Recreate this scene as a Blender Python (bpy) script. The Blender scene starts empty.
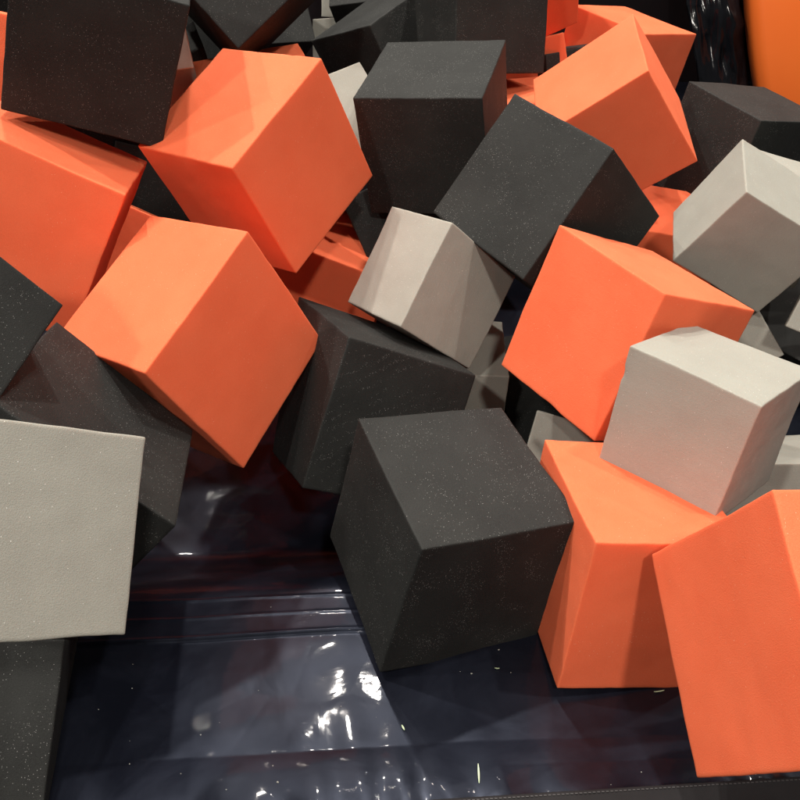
import bpy, bmesh, math, random, json
from mathutils import Vector, noise, Matrix
random.seed(7)
scene = bpy.context.scene
COL = scene.collection
CUBES = {
 'C': ('o', [[-0.2112, 1.0127, 0.6299], [-0.1485, 1.0668, 0.4429], [-0.1047, 1.1724, 0.712], [-0.0411, 1.2231, 0.5208], [-0.3589, 1.1238, 0.6099], [-0.2974, 1.1768, 0.4215], [-0.2572, 1.2823, 0.6906], [-0.1915, 1.3348, 0.5016]]),
 'B': ('o', [[-0.342, 0.985, 0.6075], [-0.4392, 0.9295, 0.4229], [-0.5188, 0.9839, 0.701], [-0.616, 0.9284, 0.5164], [-0.3671, 1.1794, 0.5623], [-0.4643, 1.1239, 0.3777], [-0.5439, 1.1783, 0.6558], [-0.6411, 1.1228, 0.4712]]),
 'E': ('o', [[-0.2806, 0.7421, 0.5153], [-0.2005, 0.7894, 0.3213], [-0.4199, 0.847, 0.4859], [-0.3465, 0.8941, 0.2916], [-0.1799, 0.9085, 0.5988], [-0.1069, 0.9561, 0.4051], [-0.3248, 1.0105, 0.5659], [-0.247, 1.0585, 0.3727]]),
 'D': ('d', [[0.1196, 1.2294, 0.6366], [0.1428, 1.2444, 0.4385], [0.1689, 1.4251, 0.6581], [0.1925, 1.4397, 0.4594], [-0.0705, 1.2796, 0.6173], [-0.0472, 1.2948, 0.4195], [-0.0207, 1.4746, 0.6379], [0.0024, 1.4901, 0.4403]]),
 'J': ('d', [[0.0216, 0.5523, 0.4442], [-0.0223, 0.5396, 0.2483], [0.1953, 0.6218, 0.4092], [0.1615, 0.605, 0.2084], [-0.0486, 0.7466, 0.4464], [-0.0902, 0.7363, 0.2534], [0.1258, 0.812, 0.4065], [0.0874, 0.7998, 0.2111]]),
 'K': ('g', [[0.0704, 1.0454, 0.5355], [0.1708, 1.0862, 0.425], [0.0004, 0.9567, 0.4264], [0.1032, 1.0008, 0.3199], [-0.0124, 1.1568, 0.5032], [0.0917, 1.1986, 0.3939], [-0.0776, 1.0675, 0.3935], [0.0199, 1.1125, 0.2879]]),
 'L': ('d', [[0.2761, 1.0584, 0.6354], [0.3872, 1.1573, 0.4866], [0.1635, 0.9781, 0.4875], [0.273, 1.0825, 0.3453], [0.1621, 1.2088, 0.6515], [0.2726, 1.309, 0.5043], [0.0479, 1.1313, 0.5069], [0.1557, 1.2328, 0.3612]]),
 'M': ('o', [[0.3003, 0.8207, 0.5676], [0.2368, 0.7711, 0.3861], [0.2043, 0.9913, 0.5625], [0.139, 0.9375, 0.3762], [0.4479, 0.9021, 0.4894], [0.3835, 0.8535, 0.3092], [0.3567, 1.0686, 0.4796], [0.2874, 1.0201, 0.2995]]),
 'N': ('g', [[0.3601, 0.6511, 0.5449], [0.3352, 0.6215, 0.4], [0.4602, 0.7556, 0.5096], [0.4414, 0.7258, 0.3645], [0.2517, 0.7579, 0.5424], [0.2312, 0.725, 0.3936], [0.3513, 0.8583, 0.5023], [0.3314, 0.8291, 0.3579]]),
 'O': ('o', [[0.1947, 0.5637, 0.4429], [0.3566, 0.5768, 0.4229], [0.1728, 0.5205, 0.2481], [0.3357, 0.5336, 0.2279], [0.1735, 0.7575, 0.4019], [0.3359, 0.7708, 0.382], [0.1529, 0.7146, 0.2074], [0.3152, 0.7276, 0.1871]]),
 'P': ('o', [[0.2925, 0.4716, 0.6127], [0.4869, 0.5044, 0.5788], [0.3081, 0.29, 0.5256], [0.5025, 0.3229, 0.4918], [0.2483, 0.5521, 0.437], [0.4428, 0.5848, 0.4031], [0.2641, 0.3704, 0.3497], [0.4584, 0.4034, 0.3161]]),
 'Q': ('o', [[0.39, 1.367, 0.6285], [0.5059, 1.3797, 0.473], [0.231, 1.3924, 0.5068], [0.3502, 1.4064, 0.353], [0.4028, 1.5684, 0.656], [0.5198, 1.5834, 0.5032], [0.245, 1.5928, 0.5331], [0.3626, 1.6083, 0.381]]),
 'R': ('o', [[0.5022, 1.8301, 0.5427], [0.4616, 1.8161, 0.3473], [0.3741, 1.9829, 0.5584], [0.3335, 1.9689, 0.3631], [0.6497, 1.9578, 0.5029], [0.6091, 1.9439, 0.3075], [0.5216, 2.1106, 0.5186], [0.481, 2.0967, 0.3233]]),
 'S': ('d', [[0.6247, 1.4496, 0.5153], [0.5881, 1.4352, 0.3197], [0.8051, 1.5289, 0.4749], [0.767, 1.5144, 0.2791], [0.5462, 1.6331, 0.5178], [0.5075, 1.6184, 0.3218], [0.7246, 1.712, 0.4769], [0.6864, 1.6976, 0.2812]]),
 'T': ('g', [[0.4725, 1.0795, 0.5648], [0.6074, 1.0558, 0.4912], [0.4038, 1.1107, 0.4374], [0.5436, 1.0858, 0.3624], [0.5047, 1.2207, 0.5804], [0.6402, 1.196, 0.5055], [0.4365, 1.2464, 0.4465], [0.5741, 1.2247, 0.3752]]),
 'G': ('d', [[-0.2197, 0.5668, 0.463], [-0.36, 0.5105, 0.3294], [-0.3713, 0.5955, 0.6025], [-0.508, 0.5386, 0.4681], [-0.2527, 0.7808, 0.397], [-0.3826, 0.7234, 0.2621], [-0.3918, 0.8105, 0.5377], [-0.5306, 0.7515, 0.4009]]),
 'H': ('g', [[-0.197, 0.4926, 0.6495], [-0.308, 0.5632, 0.5775], [-0.2975, 0.4232, 0.7366], [-0.4086, 0.4938, 0.6646], [-0.2047, 0.3799, 0.5508], [-0.3157, 0.4505, 0.4789], [-0.3052, 0.3105, 0.6379], [-0.4162, 0.3811, 0.5659]]),
 'A': ('d', [[-0.3253, 1.116, 0.6087], [-0.3526, 1.313, 0.6294], [-0.2554, 1.106, 0.7958], [-0.2827, 1.303, 0.8166], [-0.5107, 1.0832, 0.6762], [-0.538, 1.2803, 0.697], [-0.4408, 1.0732, 0.8633], [-0.4681, 1.2703, 0.8841]]),
 'Y': ('d', [[-0.1279, 0.786, 0.2905], [0.0446, 0.8266, 0.2016], [-0.0642, 0.8823, 0.4639], [0.1037, 0.9196, 0.3711], [-0.192, 0.9383, 0.2108], [-0.03, 0.9906, 0.1359], [-0.1471, 1.0566, 0.4106], [0.0325, 1.0901, 0.3132]]),
 'AA': ('d', [[-0.2629, 1.4407, 0.638], [-0.2948, 1.6117, 0.5391], [-0.1208, 1.5281, 0.7434], [-0.1526, 1.6991, 0.6446], [-0.398, 1.4949, 0.7752], [-0.4298, 1.6659, 0.6764], [-0.2558, 1.5823, 0.8806], [-0.2877, 1.7533, 0.7818]]),
 'BB': ('d', [[-0.0569, 1.6731, 0.6046], [0.0288, 1.6593, 0.4244], [0.0739, 1.8153, 0.656], [0.1596, 1.8016, 0.4758], [-0.1813, 1.8127, 0.5348], [-0.0956, 1.799, 0.3546], [-0.0504, 1.955, 0.5862], [0.0353, 1.9412, 0.406]]),
 'F': ('d', [[-0.3272, 0.7028, 0.6308], [-0.4695, 0.7948, 0.5245], [-0.3957, 0.5254, 0.569], [-0.538, 0.6173, 0.4627], [-0.4499, 0.6952, 0.7885], [-0.5922, 0.7872, 0.6823], [-0.5184, 0.5178, 0.7267], [-0.6607, 0.6098, 0.6205]]),
 'I': ('d', [[-0.3241, 0.4869, 0.389], [-0.3304, 0.323, 0.2746], [-0.3802, 0.5983, 0.2327], [-0.3866, 0.4344, 0.1182], [-0.5159, 0.4597, 0.4386], [-0.5222, 0.2958, 0.3241], [-0.5721, 0.5711, 0.2822], [-0.5784, 0.4072, 0.1678]]),
 'DD': ('o', [[0.3726, 1.8869, 0.5484], [0.1925, 1.8182, 0.4949], [0.3445, 1.8164, 0.7335], [0.1644, 1.7477, 0.68], [0.2901, 2.061, 0.6022], [0.1101, 1.9923, 0.5487], [0.2621, 1.9906, 0.7872], [0.082, 1.9219, 0.7338]]),
 'CC': ('d', [[0.2776, 1.677, 0.516], [0.1861, 1.8454, 0.4587], [0.2768, 1.7411, 0.7054], [0.1854, 1.9095, 0.6481], [0.0999, 1.5903, 0.5446], [0.0084, 1.7586, 0.4873], [0.0991, 1.6543, 0.7341], [0.0077, 1.8227, 0.6768]]),
 'g1': ('g', [[-0.0688, 1.5081, 0.5948], [-0.1211, 1.5926, 0.4825], [0.0072, 1.4243, 0.4963], [-0.0451, 1.5088, 0.384], [-0.1871, 1.4168, 0.5812], [-0.2394, 1.5014, 0.4688], [-0.1111, 1.333, 0.4827], [-0.1634, 1.4176, 0.3704]]),
 'g2a': ('g', [[-0.3401, 1.4402, 0.6072], [-0.4022, 1.5711, 0.5683], [-0.3586, 1.4744, 0.752], [-0.4207, 1.6053, 0.7132], [-0.4754, 1.3754, 0.6052], [-0.5375, 1.5063, 0.5664], [-0.4939, 1.4096, 0.7501], [-0.556, 1.5406, 0.7112]]),
 'g2b': ('g', [[-0.3482, 1.5052, 0.5291], [-0.4493, 1.6126, 0.5562], [-0.3509, 1.4662, 0.674], [-0.4521, 1.5736, 0.701], [-0.4589, 1.408, 0.5009], [-0.5601, 1.5154, 0.5279], [-0.4616, 1.369, 0.6457], [-0.5628, 1.4764, 0.6727]]),
 'g3': ('g', [[-0.2009, 2.3151, 0.4364], [-0.2102, 2.4598, 0.398], [-0.0513, 2.3224, 0.4276], [-0.0607, 2.4671, 0.3891], [-0.1943, 2.354, 0.5812], [-0.2036, 2.4987, 0.5427], [-0.0447, 2.3614, 0.5723], [-0.0541, 2.506, 0.5339]]),
 'g4': ('g', [[-0.2035, 2.1016, 0.4932], [-0.1497, 2.2263, 0.4295], [-0.207, 2.0346, 0.359], [-0.1533, 2.1593, 0.2953], [-0.0635, 2.052, 0.5142], [-0.0097, 2.1767, 0.4505], [-0.0671, 1.985, 0.3801], [-0.0133, 2.1097, 0.3164]]),
 'o1': ('o', [[-0.3235, 1.382, 0.569], [-0.3084, 1.3893, 0.3697], [-0.3794, 1.574, 0.5718], [-0.3643, 1.5813, 0.3725], [-0.1321, 1.4375, 0.5855], [-0.117, 1.4448, 0.3862], [-0.188, 1.6295, 0.5883], [-0.1729, 1.6368, 0.389]]),
 'o2': ('o', [[-0.1479, 1.3667, 0.5819], [-0.1447, 1.3662, 0.3819], [-0.3478, 1.3633, 0.5787], [-0.3446, 1.3627, 0.3787], [-0.1513, 1.5667, 0.5813], [-0.1481, 1.5661, 0.3813], [-0.3513, 1.5633, 0.5781], [-0.348, 1.5627, 0.3781]]),
 'o3': ('o', [[-0.6284, 1.4753, 0.6801], [-0.8092, 1.4187, 0.7442], [-0.6714, 1.4059, 0.4975], [-0.8522, 1.3494, 0.5616], [-0.5545, 1.2964, 0.7307], [-0.7354, 1.2399, 0.7948], [-0.5975, 1.227, 0.5481], [-0.7784, 1.1705, 0.6122]]),
 'V': ('o', [[0.4038, 1.3606, 0.3568], [0.3893, 1.3574, 0.1574], [0.4518, 1.5547, 0.3502], [0.4373, 1.5514, 0.1507], [0.5974, 1.3123, 0.3435], [0.5829, 1.3091, 0.144], [0.6454, 1.5063, 0.3368], [0.6309, 1.5031, 0.1374]]),
 'V2': ('o', [[0.1757, 1.5731, 0.4856], [0.1971, 1.5559, 0.2875], [0.1996, 1.7711, 0.471], [0.2209, 1.7539, 0.2729], [0.3732, 1.551, 0.5088], [0.3945, 1.5338, 0.3107], [0.397, 1.7491, 0.4942], [0.4183, 1.7319, 0.2961]]),
 'd3': ('d', [[0.2952, 1.782, 0.5167], [0.1914, 1.9406, 0.4528], [0.3264, 1.7261, 0.3272], [0.2226, 1.8847, 0.2634], [0.4633, 1.8902, 0.5124], [0.3596, 2.0488, 0.4485], [0.4945, 1.8343, 0.3229], [0.3907, 1.9929, 0.2591]]),
 'o4': ('o', [[0.366, 1.9989, 0.4951], [0.4084, 1.9371, 0.3097], [0.3311, 1.8098, 0.5502], [0.3735, 1.748, 0.3647], [0.1737, 2.0196, 0.4443], [0.2161, 1.9578, 0.2589], [0.1388, 1.8305, 0.4993], [0.1812, 1.7687, 0.3139]]),
 'W': ('g', [[0.6516, 1.1677, 0.2202], [0.5905, 1.0583, 0.3027], [0.5303, 1.1687, 0.1319], [0.4693, 1.0593, 0.2143], [0.5877, 1.2703, 0.3091], [0.5266, 1.1609, 0.3915], [0.4665, 1.2713, 0.2207], [0.4054, 1.1619, 0.3032]]),
 'W2': ('g', [[0.6163, 1.1335, 0.304], [0.7429, 1.0552, 0.2857], [0.5575, 1.0202, 0.3828], [0.6841, 0.9419, 0.3645], [0.6713, 1.1929, 0.4303], [0.7978, 1.1145, 0.412], [0.6125, 1.0796, 0.5091], [0.7391, 1.0012, 0.4908]]),
 'X2': ('g', [[0.5666, 0.8057, 0.3177], [0.589, 0.7307, 0.1897], [0.4339, 0.8535, 0.2665], [0.4563, 0.7785, 0.1386], [0.6329, 0.9265, 0.2586], [0.6553, 0.8515, 0.1306], [0.5002, 0.9743, 0.2074], [0.5226, 0.8993, 0.0794]]),
 'X': ('g', [[0.1677, 1.0342, 0.2789], [0.1701, 1.1842, 0.2776], [0.1611, 1.0329, 0.1291], [0.1635, 1.1829, 0.1277], [0.0178, 1.0367, 0.2855], [0.0203, 1.1866, 0.2842], [0.0112, 1.0354, 0.1357], [0.0137, 1.1854, 0.1343]]),
 'X3': ('g', [[0.223, 1.062, 0.1876], [0.3653, 1.0178, 0.17], [0.1999, 0.9492, 0.2838], [0.3421, 0.905, 0.2662], [0.1815, 0.9735, 0.0738], [0.3237, 0.9293, 0.0562], [0.1583, 0.8607, 0.17], [0.3006, 0.8165, 0.1524]]),
 'Z': ('o', [[-0.2045, 1.2505, 0.3967], [-0.1736, 1.4469, 0.3753], [-0.2669, 1.2397, 0.207], [-0.2359, 1.4361, 0.1856], [-0.017, 1.2145, 0.3371], [0.0139, 1.4109, 0.3158], [-0.0794, 1.2037, 0.1474], [-0.0484, 1.4001, 0.1261]]),
 'D2': ('d', [[-0.0983, 1.3177, 0.4301], [0.0836, 1.3662, 0.4978], [-0.1118, 1.4953, 0.3392], [0.07, 1.5438, 0.4069], [-0.0162, 1.2396, 0.2653], [0.1657, 1.2881, 0.333], [-0.0297, 1.4173, 0.1744], [0.1521, 1.4657, 0.2421]]),
 'q1': ('d', [[-0.5429, 1.5744, 0.425], [-0.6006, 1.7485, 0.3451], [-0.5877, 1.4811, 0.2538], [-0.6453, 1.6552, 0.174], [-0.3567, 1.6059, 0.3591], [-0.4144, 1.78, 0.2793], [-0.4015, 1.5126, 0.188], [-0.4591, 1.6867, 0.1081]]),
 'q2': ('o', [[-0.5181, 1.4477, 0.3672], [-0.6007, 1.3455, 0.2164], [-0.4581, 1.276, 0.4506], [-0.5407, 1.1739, 0.2997], [-0.3461, 1.4585, 0.2657], [-0.4287, 1.3564, 0.1149], [-0.2861, 1.2869, 0.3491], [-0.3687, 1.1847, 0.1982]]),
 'U': ('g', [[0.5527, 1.2838, 0.4676], [0.5352, 1.3006, 0.3196], [0.6034, 1.4247, 0.4776], [0.5859, 1.4415, 0.3296], [0.6928, 1.235, 0.4455], [0.6753, 1.2518, 0.2975], [0.7435, 1.3759, 0.4555], [0.726, 1.3926, 0.3075]]),
 'q4': ('d', [[0.1652, 1.0913, 0.227], [0.1649, 1.2827, 0.169], [0.2046, 1.0344, 0.0393], [0.2043, 1.2258, -0.0187], [0.3612, 1.1029, 0.2646], [0.361, 1.2943, 0.2066], [0.4006, 1.0461, 0.077], [0.4004, 1.2375, 0.0189]]),
 'q6': ('d', [[0.82, 1.4228, 0.0657], [0.9073, 1.2444, 0.0889], [0.6514, 1.3326, 0.0069], [0.7388, 1.1542, 0.0301], [0.757, 1.4167, 0.2555], [0.8444, 1.2383, 0.2787], [0.5885, 1.3265, 0.1967], [0.6759, 1.1481, 0.2199]]),
 'q8': ('d', [[-0.4049, 1.9665, 0.6662], [-0.4874, 2.0953, 0.5373], [-0.3585, 1.8445, 0.5146], [-0.4411, 1.9733, 0.3858], [-0.2287, 2.059, 0.6457], [-0.3113, 2.1877, 0.5168], [-0.1823, 1.937, 0.4941], [-0.2649, 2.0657, 0.3653]]),
 'q9': ('d', [[-0.1523, 2.1353, 0.6694], [-0.1108, 2.2461, 0.5082], [-0.1532, 1.9706, 0.556], [-0.1117, 2.0814, 0.3948], [0.0433, 2.111, 0.7032], [0.0849, 2.2218, 0.5419], [0.0424, 1.9463, 0.5897], [0.084, 2.0571, 0.4285]]),
 'q12': ('d', [[-0.7258, 1.743, 0.4355], [-0.7499, 1.9338, 0.4905], [-0.5993, 1.7151, 0.5879], [-0.6235, 1.9058, 0.6429], [-0.8788, 1.6898, 0.5527], [-0.903, 1.8806, 0.6077], [-0.7524, 1.6619, 0.7051], [-0.7766, 1.8526, 0.7602]]),
 'q13': ('d', [[-0.6137, 1.6852, 0.6485], [-0.6125, 1.7939, 0.4806], [-0.5376, 1.5297, 0.5484], [-0.5363, 1.6384, 0.3805], [-0.4288, 1.7486, 0.6909], [-0.4276, 1.8572, 0.523], [-0.3526, 1.5931, 0.5908], [-0.3514, 1.7017, 0.4229]]),
 'q19': ('d', [[-0.6964, 1.5689, 0.3781], [-0.7239, 1.7647, 0.4086], [-0.5011, 1.6009, 0.349], [-0.5287, 1.7967, 0.3794], [-0.663, 1.5432, 0.5736], [-0.6905, 1.7389, 0.6041], [-0.4677, 1.5752, 0.5445], [-0.4953, 1.771, 0.575]]),
}
# ------------------------------------------------------------------ materials
def new_mat(name):
    m = bpy.data.materials.new(name); m.use_nodes = True
    nt = m.node_tree; nt.nodes.clear()
    out = nt.nodes.new('ShaderNodeOutputMaterial'); b = nt.nodes.new('ShaderNodeBsdfPrincipled')
    nt.links.new(b.outputs[0], out.inputs[0])
    return m, nt, b
def N(nt, kind, **kw):
    n = nt.nodes.new(kind)
    for k, v in kw.items():
        if k in n.inputs: n.inputs[k].default_value = v
        else: setattr(n, k, v)
    return n
def math_node(nt, op, a, b=None, clamp=False):
    n = nt.nodes.new('ShaderNodeMath'); n.operation = op; n.use_clamp = clamp
    for i, v in enumerate((a, b)):
        if v is None: continue
        if isinstance(v, (int, float)): n.inputs[i].default_value = v
        else: nt.links.new(v, n.inputs[i])
    return n.outputs[0]
def mixcol(nt, fac, a, b):
    n = nt.nodes.new('ShaderNodeMix'); n.data_type = 'RGBA'
    for i, v in ((0, fac), (6, a), (7, b)):
        if isinstance(v, (int, float, tuple)): n.inputs[i].default_value = v
        else: nt.links.new(v, n.inputs[i])
    return n.outputs[2]
def foam(name, base, dark, light, fleck, fleck_amt, rough=.85, spec=.25, grain=.5, sheen=0.0, sss=0.0, saw=.06):
    m, nt, b = new_mat(name)
    tc = N(nt, 'ShaderNodeTexCoord')
    oi = N(nt, 'ShaderNodeObjectInfo')
    add = N(nt, 'ShaderNodeVectorMath', operation='ADD')
    sc = N(nt, 'ShaderNodeVectorMath', operation='SCALE'); sc.inputs['Scale'].default_value = 9.0
    comb = N(nt, 'ShaderNodeCombineXYZ')
    for i in range(3): nt.links.new(oi.outputs['Random'], comb.inputs[i])
    nt.links.new(comb.outputs[0], sc.inputs[0])
    nt.links.new(tc.outputs['Object'], add.inputs[0]); nt.links.new(sc.outputs[0], add.inputs[1])
    P = add.outputs[0]
    broad = N(nt, 'ShaderNodeTexNoise', Scale=14.0, Detail=3.0, Roughness=.55); nt.links.new(P, broad.inputs['Vector'])
    fine = N(nt, 'ShaderNodeTexNoise', Scale=1000.0, Detail=2.0, Roughness=.7); nt.links.new(P, fine.inputs['Vector'])
    # knife lines across the block, stretched noise
    mp = N(nt, 'ShaderNodeMapping'); mp.inputs['Scale'].default_value = (6, 10, 260); nt.links.new(P, mp.inputs['Vector'])
    cut = N(nt, 'ShaderNodeTexNoise', Scale=1.0, Detail=2.0); nt.links.new(mp.outputs[0], cut.inputs['Vector'])
    r1 = N(nt, 'ShaderNodeMapRange'); r1.inputs[1].default_value = .35; r1.inputs[2].default_value = .65
    nt.links.new(broad.outputs[0], r1.inputs[0])
    c = mixcol(nt, r1.outputs[0], dark, base)
    r2 = N(nt, 'ShaderNodeMapRange'); r2.inputs[1].default_value = .4; r2.inputs[2].default_value = .75; r2.inputs[4].default_value = grain
    nt.links.new(fine.outputs[0], r2.inputs[0])
    c = mixcol(nt, r2.outputs[0], c, light)
    por = N(nt, 'ShaderNodeTexVoronoi', Scale=900.0); nt.links.new(P, por.inputs['Vector'])
    pr = N(nt, 'ShaderNodeMapRange'); pr.inputs[1].default_value = .0; pr.inputs[2].default_value = .35; pr.inputs[3].default_value = .55; pr.inputs[4].default_value = 0
    nt.links.new(por.outputs['Distance'], pr.inputs[0])
    c = mixcol(nt, pr.outputs[0], c, tuple(v*.72 for v in dark[:3])+(1,))
    # small pale lint, and open-cell sparkle painted as pale colour, gathered in patches
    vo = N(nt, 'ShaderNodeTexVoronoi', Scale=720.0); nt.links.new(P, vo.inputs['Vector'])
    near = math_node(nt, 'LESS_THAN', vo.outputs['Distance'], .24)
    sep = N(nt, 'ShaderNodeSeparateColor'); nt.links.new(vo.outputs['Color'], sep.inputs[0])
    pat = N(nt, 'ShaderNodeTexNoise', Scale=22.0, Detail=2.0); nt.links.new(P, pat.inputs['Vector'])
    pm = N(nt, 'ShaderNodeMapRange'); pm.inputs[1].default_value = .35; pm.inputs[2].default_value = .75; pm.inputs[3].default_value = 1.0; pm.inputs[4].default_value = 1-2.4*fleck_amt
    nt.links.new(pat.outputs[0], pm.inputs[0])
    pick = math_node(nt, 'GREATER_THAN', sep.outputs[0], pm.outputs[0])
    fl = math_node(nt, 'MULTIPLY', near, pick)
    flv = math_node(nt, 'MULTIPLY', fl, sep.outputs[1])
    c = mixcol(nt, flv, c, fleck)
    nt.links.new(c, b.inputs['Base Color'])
    b.inputs['Roughness'].default_value = rough
    b.inputs['Specular IOR Level'].default_value = spec
    if sss:
        b.inputs['Subsurface Weight'].default_value = sss; b.inputs['Subsurface Scale'].default_value = .012; b.inputs['Subsurface Radius'].default_value = (1, .5, .35)
    if sheen:
        b.inputs['Sheen Weight'].default_value = sheen; b.inputs['Sheen Roughness'].default_value = .5
    bump = N(nt, 'ShaderNodeBump', Strength=.12, Distance=.0012); nt.links.new(fine.outputs[0], bump.inputs['Height'])
    pb = N(nt, 'ShaderNodeBump', Strength=.3, Distance=.0005); nt.links.new(por.outputs['Distance'], pb.inputs['Height']); nt.links.new(pb.outputs[0], bump.inputs['Normal'])
    bump2 = N(nt, 'ShaderNodeBump', Strength=saw, Distance=.0015); nt.links.new(cut.outputs[0], bump2.inputs['Height'])
    nt.links.new(bump.outputs[0], bump2.inputs['Normal'])
    big = N(nt, 'ShaderNodeBump', Strength=.06, Distance=.01); nt.links.new(broad.outputs[0], big.inputs['Height'])
    nt.links.new(bump2.outputs[0], big.inputs['Normal'])
    nt.links.new(big.outputs[0], b.inputs['Normal'])
    return m
MAT = {
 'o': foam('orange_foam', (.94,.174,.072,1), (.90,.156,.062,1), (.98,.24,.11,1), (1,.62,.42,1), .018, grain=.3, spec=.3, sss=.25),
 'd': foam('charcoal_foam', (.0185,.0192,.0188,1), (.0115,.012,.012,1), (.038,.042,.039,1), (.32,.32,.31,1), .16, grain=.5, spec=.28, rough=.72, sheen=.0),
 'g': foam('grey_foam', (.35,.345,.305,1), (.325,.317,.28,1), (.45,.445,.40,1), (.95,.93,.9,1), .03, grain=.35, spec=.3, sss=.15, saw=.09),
}
def vinyl():
    m, nt, b = new_mat('glossy_black_vinyl')
    tc = N(nt, 'ShaderNodeTexCoord'); P = tc.outputs['Object']
    mus = N(nt, 'ShaderNodeTexNoise', Scale=9.0, Detail=6.0, Roughness=.65, Distortion=.6); nt.links.new(P, mus.inputs['Vector'])
    r = N(nt, 'ShaderNodeMapRange'); r.inputs[1].default_value = .42; r.inputs[2].default_value = .72
    nt.links.new(mus.outputs[0], r.inputs[0])
    c = mixcol(nt, r.outputs[0], (.006,.007,.012,1), (.011,.013,.021,1))
    nt.links.new(c, b.inputs['Base Color'])
    rr = N(nt, 'ShaderNodeMapRange'); rr.inputs[1].default_value = .4; rr.inputs[2].default_value = .8; rr.inputs[3].default_value = .30; rr.inputs[4].default_value = .46
    nt.links.new(mus.outputs[0], rr.inputs[0]); nt.links.new(rr.outputs[0], b.inputs['Roughness'])
    b.inputs['Specular IOR Level'].default_value = .27
    b.inputs['Coat Weight'].default_value = .36; b.inputs['Coat Roughness'].default_value = .06
    b.inputs['Specular Tint'].default_value = (.62, .72, 1, 1)
    # crumple and weave seen through the film
    w1 = N(nt, 'ShaderNodeTexNoise', Scale=13.0, Detail=2.5, Roughness=.5, Distortion=1.5); nt.links.new(P, w1.inputs['Vector'])
    v = N(nt, 'ShaderNodeTexVoronoi', Scale=14.0, feature='DISTANCE_TO_EDGE'); nt.links.new(P, v.inputs['Vector'])
    vr = N(nt, 'ShaderNodeMapRange'); vr.inputs[2].default_value = .08; nt.links.new(v.outputs[0], vr.inputs[0])
    wv = N(nt, 'ShaderNodeTexChecker', Scale=700.0); nt.links.new(P, wv.inputs['Vector'])
    b0 = N(nt, 'ShaderNodeBump', Strength=.10, Distance=.0003); nt.links.new(wv.outputs['Fac'], b0.inputs['Height'])
    b1 = N(nt, 'ShaderNodeBump', Strength=.15, Distance=.0025); nt.links.new(w1.outputs[0], b1.inputs['Height']); nt.links.new(b0.outputs[0], b1.inputs['Normal'])
    b2 = N(nt, 'ShaderNodeBump', Strength=.025, Distance=.002); nt.links.new(vr.outputs[0], b2.inputs['Height']); nt.links.new(b1.outputs[0], b2.inputs['Normal'])
    mp = N(nt, 'ShaderNodeMapping'); mp.inputs['Rotation'].default_value = (0, 0, .6); mp.inputs['Scale'].default_value = (9, 90, 9); nt.links.new(P, mp.inputs['Vector'])
    sc = N(nt, 'ShaderNodeTexNoise', Scale=6.0, Detail=5.0, Roughness=.75, Distortion=.8); nt.links.new(mp.outputs[0], sc.inputs['Vector'])
    sr = N(nt, 'ShaderNodeMapRange'); sr.inputs[1].default_value = .62; sr.inputs[2].default_value = .75; sr.inputs[4].default_value = .25; nt.links.new(sc.outputs[0], sr.inputs[0])
    cr = math_node(nt, 'ADD', sr.outputs[0], .05); nt.links.new(cr, b.inputs['Coat Roughness'])
    nt.links.new(b2.outputs[0], b.inputs['Normal']); nt.links.new(b2.outputs[0], b.inputs['Coat Normal'])
    return m
def simple(name, col, rough=.6, spec=.4, bump=0, scale=300, col2=None):
    m, nt, b = new_mat(name)
    tc = N(nt, 'ShaderNodeTexCoord')
    n = N(nt, 'ShaderNodeTexNoise', Scale=float(scale), Detail=3.0); nt.links.new(tc.outputs['Object'], n.inputs['Vector'])
    c = mixcol(nt, n.outputs[0], col, col2 or tuple(min(1, v*1.35) for v in col[:3])+(1,))
    nt.links.new(c, b.inputs['Base Color'])
    b.inputs['Roughness'].default_value = rough; b.inputs['Specular IOR Level'].default_value = spec
    if bump:
        bp = N(nt, 'ShaderNodeBump', Strength=bump, Distance=.001); nt.links.new(n.outputs[0], bp.inputs['Height']); nt.links.new(bp.outputs[0], b.inputs['Normal'])
    return m
VINYL = vinyl()
def wv_mat():
    m, nt, b = new_mat('woven_pad_cover')
    tc = N(nt, 'ShaderNodeTexCoord')
    w = N(nt, 'ShaderNodeTexChecker', Scale=900.0); nt.links.new(tc.outputs['Object'], w.inputs['Vector'])
    n = N(nt, 'ShaderNodeTexNoise', Scale=40.0, Detail=4.0); nt.links.new(tc.outputs['Object'], n.inputs['Vector'])
    c = mixcol(nt, n.outputs[0], (.012,.011,.012,1), (.021,.020,.022,1))
    nt.links.new(c, b.inputs['Base Color']); b.inputs['Roughness'].default_value = .75; b.inputs['Specular IOR Level'].default_value = .2
    bp = N(nt, 'ShaderNodeBump', Strength=.3, Distance=.0006); nt.links.new(w.outputs['Fac'], bp.inputs['Height']); nt.links.new(bp.outputs[0], b.inputs['Normal'])
    return m
PAD = wv_mat()
THREAD = simple('black_thread', (.05,.048,.05,1), .6)
SLIVER = simple('pale_green_plastic', (.45,.55,.36,1), .35)
PANEL = simple('orange_vinyl_panel', (.90,.165,.022,1), .42, .4, .1, 7, (.94,.195,.03,1))
DARKWALL = simple('black_padding', (.010,.007,.008,1), .35, .5, .1, 30)
FILM = simple('clear_film', (.008,.009,.012,1), .12, .6, .6, 30)
# ------------------------------------------------------------------ helpers
def link(name, bm, mat, parent=None, smooth=False):
    me = bpy.data.meshes.new(name); bm.to_mesh(me); bm.free()
    me.materials.append(mat)
    if smooth: me.polygons.foreach_set('use_smooth', [True]*len(me.polygons))
    o = bpy.data.objects.new(name, me); COL.objects.link(o)
    if parent: o.parent = parent
    return o
def tag(o, label=None, cat=None, group=None, kind=None):
    if label: o['label'] = label
    if cat: o['category'] = cat
    if group: o['group'] = group
    if kind: o['kind'] = kind
    return o
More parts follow.
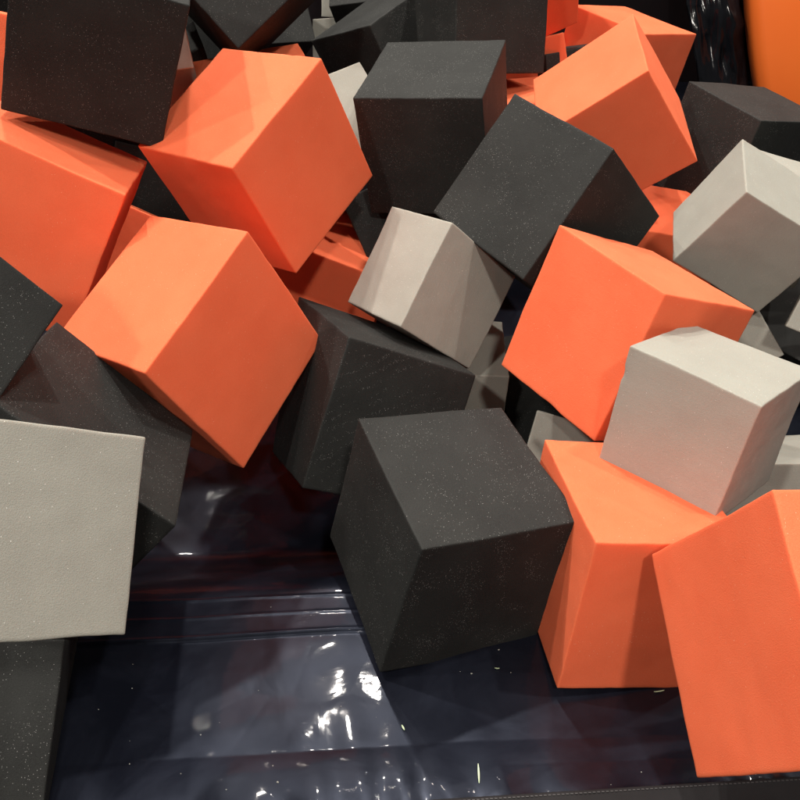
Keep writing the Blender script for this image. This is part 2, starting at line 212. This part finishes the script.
# ------------------------------------------------------------------ foam cubes
def foam_cube(key, kind, corners, name, label, dents=()):
    K = [Vector(c) for c in corners]                 # index bits: 4=x 2=y 1=z
    cen = sum(K, Vector())/8
    ex = (K[4]-K[0]).normalized(); ey = (K[2]-K[0]); ey = (ey-ex*ey.dot(ex)).normalized(); ez = ex.cross(ey)
    if ez.dot(K[1]-K[0]) < 0:                        # keep a right handed frame
        K = [K[i ^ 1] for i in range(8)]
        
    ez = ex.cross(ey)
    rot = Matrix((ex, ey, ez)).transposed()
    L = [rot.inverted() @ (k-cen) for k in K]
    n = 26
    # grid lines packed towards the edges so the corner rounding is resolved
    ts = [0, .008, .02] + [.02+.96*i/(n-4) for i in range(1, n-4)] + [.98, .992, 1]
    m = len(ts)
    bm = bmesh.new(); cache = {}
    off = Vector((random.uniform(-50,50), random.uniform(-50,50), random.uniform(-50,50)))
    size = (L[4]-L[0]).length
    rad = .0015/size
    def vert(i, j, k):
        if (i, j, k) in cache: return cache[(i, j, k)]
        u, v, w = ts[i], ts[j], ts[k]
        # round the edges slightly: clamp to inner box and push out by rad
        p = Vector((u, v, w)); q = Vector([min(max(a, rad), 1-rad) for a in p]); d = p-q
        if d.length > 1e-9:
            d.normalize(); p = q+d*rad
        u, v, w = p
        P = Vector()
        for b in range(8):
            P += L[b]*((u if b & 4 else 1-u)*(v if b & 2 else 1-v)*(w if b & 1 else 1-w))
        # foam is never cut dead straight
        P += noise.noise_vector(P*9+off)*.0016 + noise.noise_vector(P*60+off)*.0005
        for (ca, cb, t, r, dep) in dents:          # nicks on an edge or corner
            Q = L[ca].lerp(L[cb], t); dd = (P-Q).length
            if dd < r: P -= Q.normalized()*dep*(1-dd/r)
        cache[(i, j, k)] = bm.verts.new(P); return cache[(i, j, k)]
    e = m-1
    for a in range(e):
        for b in range(e):
            for quad in (((0,a,b),(0,a,b+1),(0,a+1,b+1),(0,a+1,b)), ((e,a,b),(e,a+1,b),(e,a+1,b+1),(e,a,b+1)),
                         ((a,0,b),(a+1,0,b),(a+1,0,b+1),(a,0,b+1)), ((a,e,b),(a,e,b+1),(a+1,e,b+1),(a+1,e,b)),
                         ((a,b,0),(a,b+1,0),(a+1,b+1,0),(a+1,b,0)), ((a,b,e),(a+1,b,e),(a+1,b+1,e),(a,b+1,e))):
                bm.faces.new([vert(*q) for q in quad])
    bmesh.ops.recalc_face_normals(bm, faces=bm.faces)
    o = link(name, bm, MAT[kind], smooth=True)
    o.matrix_world = Matrix.Translation(cen) @ rot.to_4x4()
    tag(o, label, 'foam cube', GROUP[kind])
    return o
DENTS = {'N': ((4, 5, .22, .006, .004), (4, 5, .26, .004, .003)), 'J': ((0, 2, .62, .006, .0015),), 'E': ((1, 5, .4, .02, .002),), 'O': ((4, 0, .55, .007, .0025), (4, 0, .5, .006, .002)),
         'M': ((0, 2, .45, .02, .0015),), 'C': ((0, 4, .5, .02, .0015), (2, 6, .3, .006, .002)), 'L': ((0, 4, .7, .006, .002),), 'D': ((0, 4, .35, .006, .0018),), 'P': ((6, 4, .4, .01, .0015),)}
GROUP = {'o': 'orange foam cubes heaped in the pit', 'd': 'charcoal foam cubes heaped in the pit', 'g': 'light grey foam cubes heaped in the pit'}
NAME = {'o': 'orange_foam_cube', 'd': 'charcoal_foam_cube', 'g': 'grey_foam_cube'}
LABELS = {
 'C': 'big orange cube standing on its corner, right of the large charcoal cube at top left',
 'B': 'orange cube at the left edge, partly shaded by the large charcoal cube above it',
 'E': 'large orange cube left of centre whose lowest corner hangs over the bare black liner',
 'D': 'charcoal cube sitting upright with a level top, between two orange cubes at the top',
 'J': 'biggest charcoal cube, alone in front on the black liner with three sides showing',
 'K': 'small light grey cube in the middle, its right corner under a tilted charcoal cube',
 'L': 'tilted charcoal cube right of centre with its flat face up, above the small grey cube',
 'M': 'orange cube right of centre that the light grey cube at right leans against',
 'N': 'light grey cube at the right resting on an orange cube, faint saw lines in front',
 'O': 'orange cube standing upright on the liner between the front charcoal cube and the corner one',
 'P': 'largest orange cube, in the bottom right corner on the padded edge',
 'Q': 'orange cube at top right behind the tilted charcoal cube, narrow lit side at its right',
 'R': 'far orange cube at top right against the black wall, half hidden by a nearer one',
 'S': 'charcoal cube at the right edge below the orange padded panel',
 'T': 'light grey cube at the right edge with a dark shaded front, above the orange corner',
 'G': 'charcoal cube at left wedged under the large orange cube, behind the pale grey one',
 'H': 'large pale grey cube at the left edge with one bright square face towards the viewer',
 'A': 'large charcoal cube in the top left corner showing one flat dark square face',
 'Y': 'charcoal cube in the middle wedged between the large orange cube and the front charcoal cube',
 'AA': 'charcoal cube at the top edge pointing one corner down at the orange cube',
 'BB': 'charcoal cube at the top edge left of the upright one, with a narrow lit top',
 'F': 'charcoal cube cut off by the left edge, one sharp corner pointing right',
 'I': 'charcoal cube in the bottom left corner underneath the large pale grey cube',
 'DD': 'dark shaded orange cube at the top edge right of the flat charcoal face',
 'CC': 'charcoal cube at the top edge behind the upright one, a single flat face showing',
 'g1': 'grey cube peeping out between the big orange cube and the upright charcoal cube',
 'g2a': 'upper of two grey cubes peeping out right of the large top left charcoal cube',
 'g2b': 'lower of two grey cubes peeping out right of the large top left charcoal cube',
 'g3': 'farthest small pale cube seen at the very top edge above another grey piece',
 'g4': 'far beige grey cube poking up left of the narrow lit charcoal top',
 'o1': 'orange cube just showing above the right top edge of the big orange cube',
 'o2': 'orange cube peeping out at the upper left shoulder of the big orange cube',
 'o3': 'thin strip of orange cube at the left edge beside the large charcoal cube',
 'V': 'orange cube showing between the tilted charcoal cube and the shaded grey cube at right',
 'V2': 'orange cube glimpsed between the upright charcoal cube and the top right orange cube',
 'd3': 'dark sliver of charcoal cube behind the upper left edge of the top right orange cube',
 'o4': 'small orange patch right of the flat charcoal face at the top',
 'W': 'dim grey cube just right of the sharp orange corner, above the light grey cube',
 'W2': 'grey cube with pale corner cut off by the right edge, under the shaded grey cube',
 'X2': 'grey cube at the right edge between the light grey cube and the corner orange cube',
 'X': 'dim grey cube deep in the gap behind the back edge of the front charcoal cube',
 'X3': 'dim grey cube in the gap at the left end of the upright orange cube',
 'Z': 'orange cube in the gap below the big orange cube, left of the small grey one',
 'D2': 'charcoal cube deep in the gap under the upright charcoal one, left of small grey cube',
 'q1': 'charcoal cube deep in the triangular gap between the three orange cubes at left',
 'q2': 'dark red shaded orange cube low in the gap right of the left edge orange cube',
 'U': 'shaded grey cube behind the top right edge of the grey cube at the right border',
 'q4': 'charcoal cube deep under the left lower edge of the right orange cube',
 'q6': 'charcoal cube in the dark hollow at the right edge below the shaded grey cube',
 'q8': 'charcoal cube far back at the top, left of the narrow lit charcoal top',
 'q9': 'farthest charcoal cube at the top edge right of the two tiny pale pieces',
 'q12': 'dark cube barely visible in the extreme top left corner',
 'q13': 'charcoal cube far behind the gap right of the large top left charcoal cube',
 'q19': 'charcoal cube glimpsed between the large top left cube and the orange cube under it',
}
for key, (kind, corners) in CUBES.items():
    dents = DENTS.get(key, ())
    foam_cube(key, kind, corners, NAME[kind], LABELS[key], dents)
# ------------------------------------------------------------------ camera
CAM_Z = 1.1; PITCH = math.radians(40); F = 860.0
cam_d = bpy.data.cameras.new('camera'); cam = bpy.data.objects.new('camera', cam_d); COL.objects.link(cam)
cam.location = (0, 0, CAM_Z); cam.rotation_euler = (math.pi/2-PITCH, 0, 0)
cam_d.sensor_width = 36; cam_d.lens = 36*F/800; cam_d.clip_start = .02; cam_d.clip_end = 100
scene.camera = cam
def ray(u, v):
    a, b = (u-400)/F, (v-400)/F
    return Vector((a, math.cos(PITCH)-b*math.sin(PITCH), -math.sin(PITCH)-b*math.cos(PITCH)))
def on_z(u, v, z):
    d = ray(u, v); t = (z-CAM_Z)/d.z
    return Vector((0, 0, CAM_Z))+d*t
# ------------------------------------------------------------------ pit liner
PAD_Z = .30
pA, pB = on_z(400, 800, PAD_Z), on_z(800, 775, PAD_Z)
slope = (pB.y-pA.y)/(pB.x-pA.x)
def pad_y(x): return pA.y + slope*(x-pA.x)
def liner_z(x, s):
    """s = distance behind the pad edge"""
    q = min(1, max(0, (s-.30)/.16)); q = q*q*(3-2*q)
    z = .263 - 2.2*min(s, .08)**2 - .12*max(0, min(s, .30)-.08) - .095*q
    # convex roll where the sheet comes out from under the pad
    # pulled pleats near the pad edge
    pl = math.exp(-s/.05)
    z += pl*.0019*(math.sin(x*105+3.0*math.sin(x*17)+s*30)+.8*noise.noise(Vector((x*38, s*25, 8))))
    # lazy ripples over the sheet
    P = Vector((x*2.4, s*5.5, .3))
    z += .003*noise.noise(P) + .0018*noise.noise(Vector((x*9, s*16, 5))) + .0004*noise.noise(Vector((x*34, s*30, 9)))
    qx = min(1, max(0, (x-.05)/.2)); z -= .010*qx*qx*(3-2*qx)*min(1, s/.05)
    # a doubled hem running across the sheet
    hx = .008*noise.noise(Vector((x*4, 0, 2)))
    c0, c1 = .236+hx*.6, .291-.03*x+hx
    for c, w, h in ((c1, .0028, .0022), (c0, .0028, .0026), ((c0+c1)/2+hx*.5, .0022, .0009)):
        z += h*math.exp(-((s-c)/w)**2)
    z += .0035/(1+math.exp(max(-60, min(60, -(s-c0)/.0008)))) if s < (c0+c1)/2 else .0035/(1+math.exp(max(-60, min(60, (s-c1)/.0008))))
    return z
bm = bmesh.new()
xs = [-1.6+.0065*i for i in range(int(3.4/.0065))]
xs = [x for x in xs if True]
ss = []
s = -.03
while s < 2.6:
    ss.append(s); s += .0016 if s < .09 else (.0014 if .21 < s < .32 else (.005 if s < .55 else .05))
grid = [[bm.verts.new((x, pad_y(x)+s, liner_z(x, max(s, 0)) if s >= 0 else liner_z(x, 0)+s*.3)) for x in xs] for s in ss]
for i in range(len(ss)-1):
    for j in range(len(xs)-1):
        bm.faces.new((grid[i][j], grid[i][j+1], grid[i+1][j+1], grid[i+1][j]))
liner = link('floor', bm, VINYL, smooth=True)
tag(liner, 'glossy black vinyl liner with folded hems on the bottom of the pit', kind='structure')
# ------------------------------------------------------------------ padded edge
pad = bpy.data.objects.new('padded_edge', None); COL.objects.link(pad); pad.location = (0, pad_y(0)-.2, PAD_Z-.1)
tag(pad, 'dark woven padded pit edge with a stitched rim along the bottom', 'padding')
def prof_sweep(profile, x0, x1, step=.01):
    bm = bmesh.new(); n = int((x1-x0)/step); rows = []
    for i in range(n+1):
        x = x0+(x1-x0)*i/n
        rows.append([bm.verts.new((x-pad.location.x, pad_y(x)+y-pad.location.y, z+.0006*noise.noise(Vector((x*25, y*20, 3)))-pad.location.z)) for y, z in profile])
    for a, b in zip(rows, rows[1:]):
        for j in range(len(profile)-1): bm.faces.new((a[j], a[j+1], b[j+1], b[j]))
    for r in (rows[0], rows[-1]): bm.faces.new(r)
    bmesh.ops.recalc_face_normals(bm, faces=bm.faces)
    return bm
prof = [(-.34, PAD_Z-.25), (-.34, PAD_Z-.01), (-.33, PAD_Z)] + [(-.02, PAD_Z)] + [(-.004+.004*math.sin(a), PAD_Z-.004+.004*math.cos(a)) for a in (0, .5, 1, 1.57)] + [(0, PAD_Z-.012), (-.03, PAD_Z-.03), (-.05, PAD_Z-.25)]
link('cushion', prof_sweep(prof, -1.3, 1.6), PAD, pad, smooth=False)
bm = bmesh.new()
x = -1.2
while x < 1.5:
    g = bmesh.ops.create_cube(bm, size=1)
    c = Vector((x, pad_y(x)-.0045, PAD_Z+.0006))-pad.location
    for v in g['verts']: v.co = Vector((v.co.x*.0026, v.co.y*.0008, v.co.z*.0009))+c
    x += .0042
link('stitching', bm, THREAD, pad)
# ------------------------------------------------------------------ little slivers of plastic on the liner
def sliver(u, v, ang, ln, wd, label):
    P = on_z(u, v, .25)
    for _ in range(6):
        z = liner_z(P.x, max(0, P.y-pad_y(P.x))); P = on_z(u, v, z+.001)
    bm = bmesh.new()
    n = 8; rows = []
    for i in range(n+1):
        t = i/n-.5
        w = wd*(1-(2*t)**2*.7); h = .0006+.002*(t*t)
        rows.append([bm.verts.new((t*ln, -w, h)), bm.verts.new((t*ln, w, h)), bm.verts.new((t*ln, w, h+.0007)), bm.verts.new((t*ln, -w, h+.0007))])
    for a, b in zip(rows, rows[1:]):
        for j in range(4): bm.faces.new((a[j], a[(j+1) % 4], b[(j+1) % 4], b[j]))
    bm.faces.new(rows[0]); bm.faces.new(rows[-1][::-1])
    bmesh.ops.recalc_face_normals(bm, faces=bm.faces)
    o = link('plastic_sliver', bm, SLIVER); o.location = P; o.rotation_euler = (-.28, 0, ang)
    tag(o, label, 'sliver', 'pale plastic slivers on the black liner')
sliver(479, 774, 1.55, .020, .0009, 'long pale green plastic sliver upright beside the padded edge at the bottom')
sliver(403.5, 728, 2.05, .0065, .0009, 'short pale green plastic sliver lying on the bare liner below the front charcoal cube')
sliver(497, 669, -.1, .0055, .0005, 'tiny pale plastic thread lying right under the front charcoal cube')
sliver(659, 692, .15, .012, .0006, 'thin pale plastic thread below the bottom edge of the upright orange cube')
bm = bmesh.new()
for _ in range(38):
    x = random.uniform(-.34, .36); s_ = random.uniform(.01, .42); r = random.choice((.0003, .0004, .0006, .0009))
    g = bmesh.ops.create_icosphere(bm, subdivisions=1, radius=r)
    c = Vector((x, pad_y(x)+s_, liner_z(x, s_)+r*.6))
    for v in g['verts']: v.co = Vector((v.co.x*random.uniform(.7, 1.8), v.co.y*random.uniform(.7, 1.5), v.co.z*.8))+c
tag(link('foam_lint', bm, MAT['g']), 'tiny pale foam crumbs and lint scattered over the black liner', 'lint', kind='stuff')
# ------------------------------------------------------------------ pit walls and what stands behind
def box(bm, x0, x1, y0, y1, z0, z1):
    g = bmesh.ops.create_cube(bm, size=1)
    for v in g['verts']: v.co = Vector(((x0+x1)/2+v.co.x*(x1-x0), (y0+y1)/2+v.co.y*(y1-y0), (z0+z1)/2+v.co.z*(z1-z0)))
bm = bmesh.new(); box(bm, -2.2, 3.0, 2.75, 2.9, -.1, 1.6)
wall = link('wall', bm, DARKWALL); tag(wall, 'black padded wall behind the foam pit left of the dark film', 'wall')
# bulging orange padded panel, top right corner
def panel():
    bm = bmesh.new()
    nx, nz = 40, 40; x0, x1, z0, z1, y = 1.06, 2.1, -.3, 1.3, 2.42
    fr = []; bk = []
    for k in range(nz+1):
        v = k/nz; r = []; b = []
        for i in range(nx+1):
            u = i/nx
            bul = (1-(2*u-1)**6)*(1-(2*v-1)**6)
            zz = z0+(z1-z0)*v; xl = 1.022-.275*(zz-.21)+.35*(zz-.33)**2; lean = .34*max(0, zz-.1)**1.3
            r.append(bm.verts.new((xl+(x1-xl)*u, y-.02*bul+lean, z0+(z1-z0)*v)))
            b.append(bm.verts.new((xl+(x1-xl)*u, y+.10+lean, z0+(z1-z0)*v)))
        fr.append(r); bk.append(b)
    for k in range(nz):
        for i in range(nx):
            bm.faces.new((fr[k][i], fr[k][i+1], fr[k+1][i+1], fr[k+1][i]))
            bm.faces.new((bk[k][i], bk[k+1][i], bk[k+1][i+1], bk[k][i+1]))
    for k in range(nz):
        for i in (0, nx): bm.faces.new((fr[k][i], fr[k+1][i], bk[k+1][i], bk[k][i]))
    for i in range(nx):
        for k in (0, nz): bm.faces.new((fr[k][i], fr[k][i+1], bk[k][i+1], bk[k][i]))
    bmesh.ops.recalc_face_normals(bm, faces=bm.faces)
    return bm
o = link('bulging_panel', panel(), PANEL, smooth=True); tag(o, 'bright orange padded vinyl panel standing behind the pit in the top right corner', 'panel')
# creased dark film hanging beside it
bm = bmesh.new(); g = []
for k in range(40):
    z = -.1+k*.035; row = []
    for i in range(24):
        x = 1.03-.275*(z-.21)-.17+i*.0066
        row.append(bm.verts.new((x, 2.46+.4*max(0, z-.1)+.022*noise.noise(Vector((x*16, z*7, 0)))+.022*noise.noise(Vector((x*50, z*24, 4)))+.008*abs(noise.noise(Vector((x*90, z*50, 4)))), z)))
    g.append(row)
for a, b in zip(g, g[1:]):
    for i in range(23): bm.faces.new((a[i], a[i+1], b[i+1], b[i]))
bmesh.ops.solidify(bm, geom=bm.faces[:], thickness=.002)
o = link('hanging_film', bm, FILM, smooth=True); tag(o, 'creased glossy dark plastic film hanging left of the orange padded panel', 'plastic film')
# ------------------------------------------------------------------ hall lamps, added front fill and dim room light
def lamp(x, y, z, size, power, col=(1, .93, .84)):
    d = bpy.data.lights.new('hall_or_fill_lamp', 'AREA'); d.shape = 'DISK'; d.size = size; d.energy = power; d.color = col
    o = bpy.data.objects.new('hall_or_fill_lamp', d); COL.objects.link(o); o.location = (x, y, z)
    return o

for lx, ly, lz, sz, pw in ((-2.0, 2.0, 4.4, .15, 120), (-2.8, .6, 4.4, .15, 60), (1.9, 1.4, 4.4, .15, 65), (2.9, 2.6, 4.4, .15, 45), (.1, 2.8, 4.4, .15, 110), (-1.9, 5.4, 4.4, .15, 50), (2.2, 5.4, 4.4, .15, 50), (.45, -1.0, 3.0, .2, 46), (-1.1, -1.0, 2.9, .2, 46), (-.55, 4.6, 4.4, .15, 60)):
    lamp(lx, ly, lz, sz, pw)  # the two low ones behind the camera are added fill for near cubes

w = bpy.data.worlds.new('World'); scene.world = w; w.use_nodes = True
bg = w.node_tree.nodes['Background']; bg.inputs[0].default_value = (1, .93, .86, 1); bg.inputs[1].default_value = 0.085
# ------------------------------------------------------------------ render
scene.render.engine = 'CYCLES'
scene.cycles.max_bounces = 8; scene.cycles.diffuse_bounces = 5; scene.cycles.use_denoising = True
vs = scene.view_settings; vs.view_transform = 'Standard'; vs.look = 'None'; vs.exposure = 0; vs.gamma = 1
scene.render.resolution_x = 1024; scene.render.resolution_y = 1024
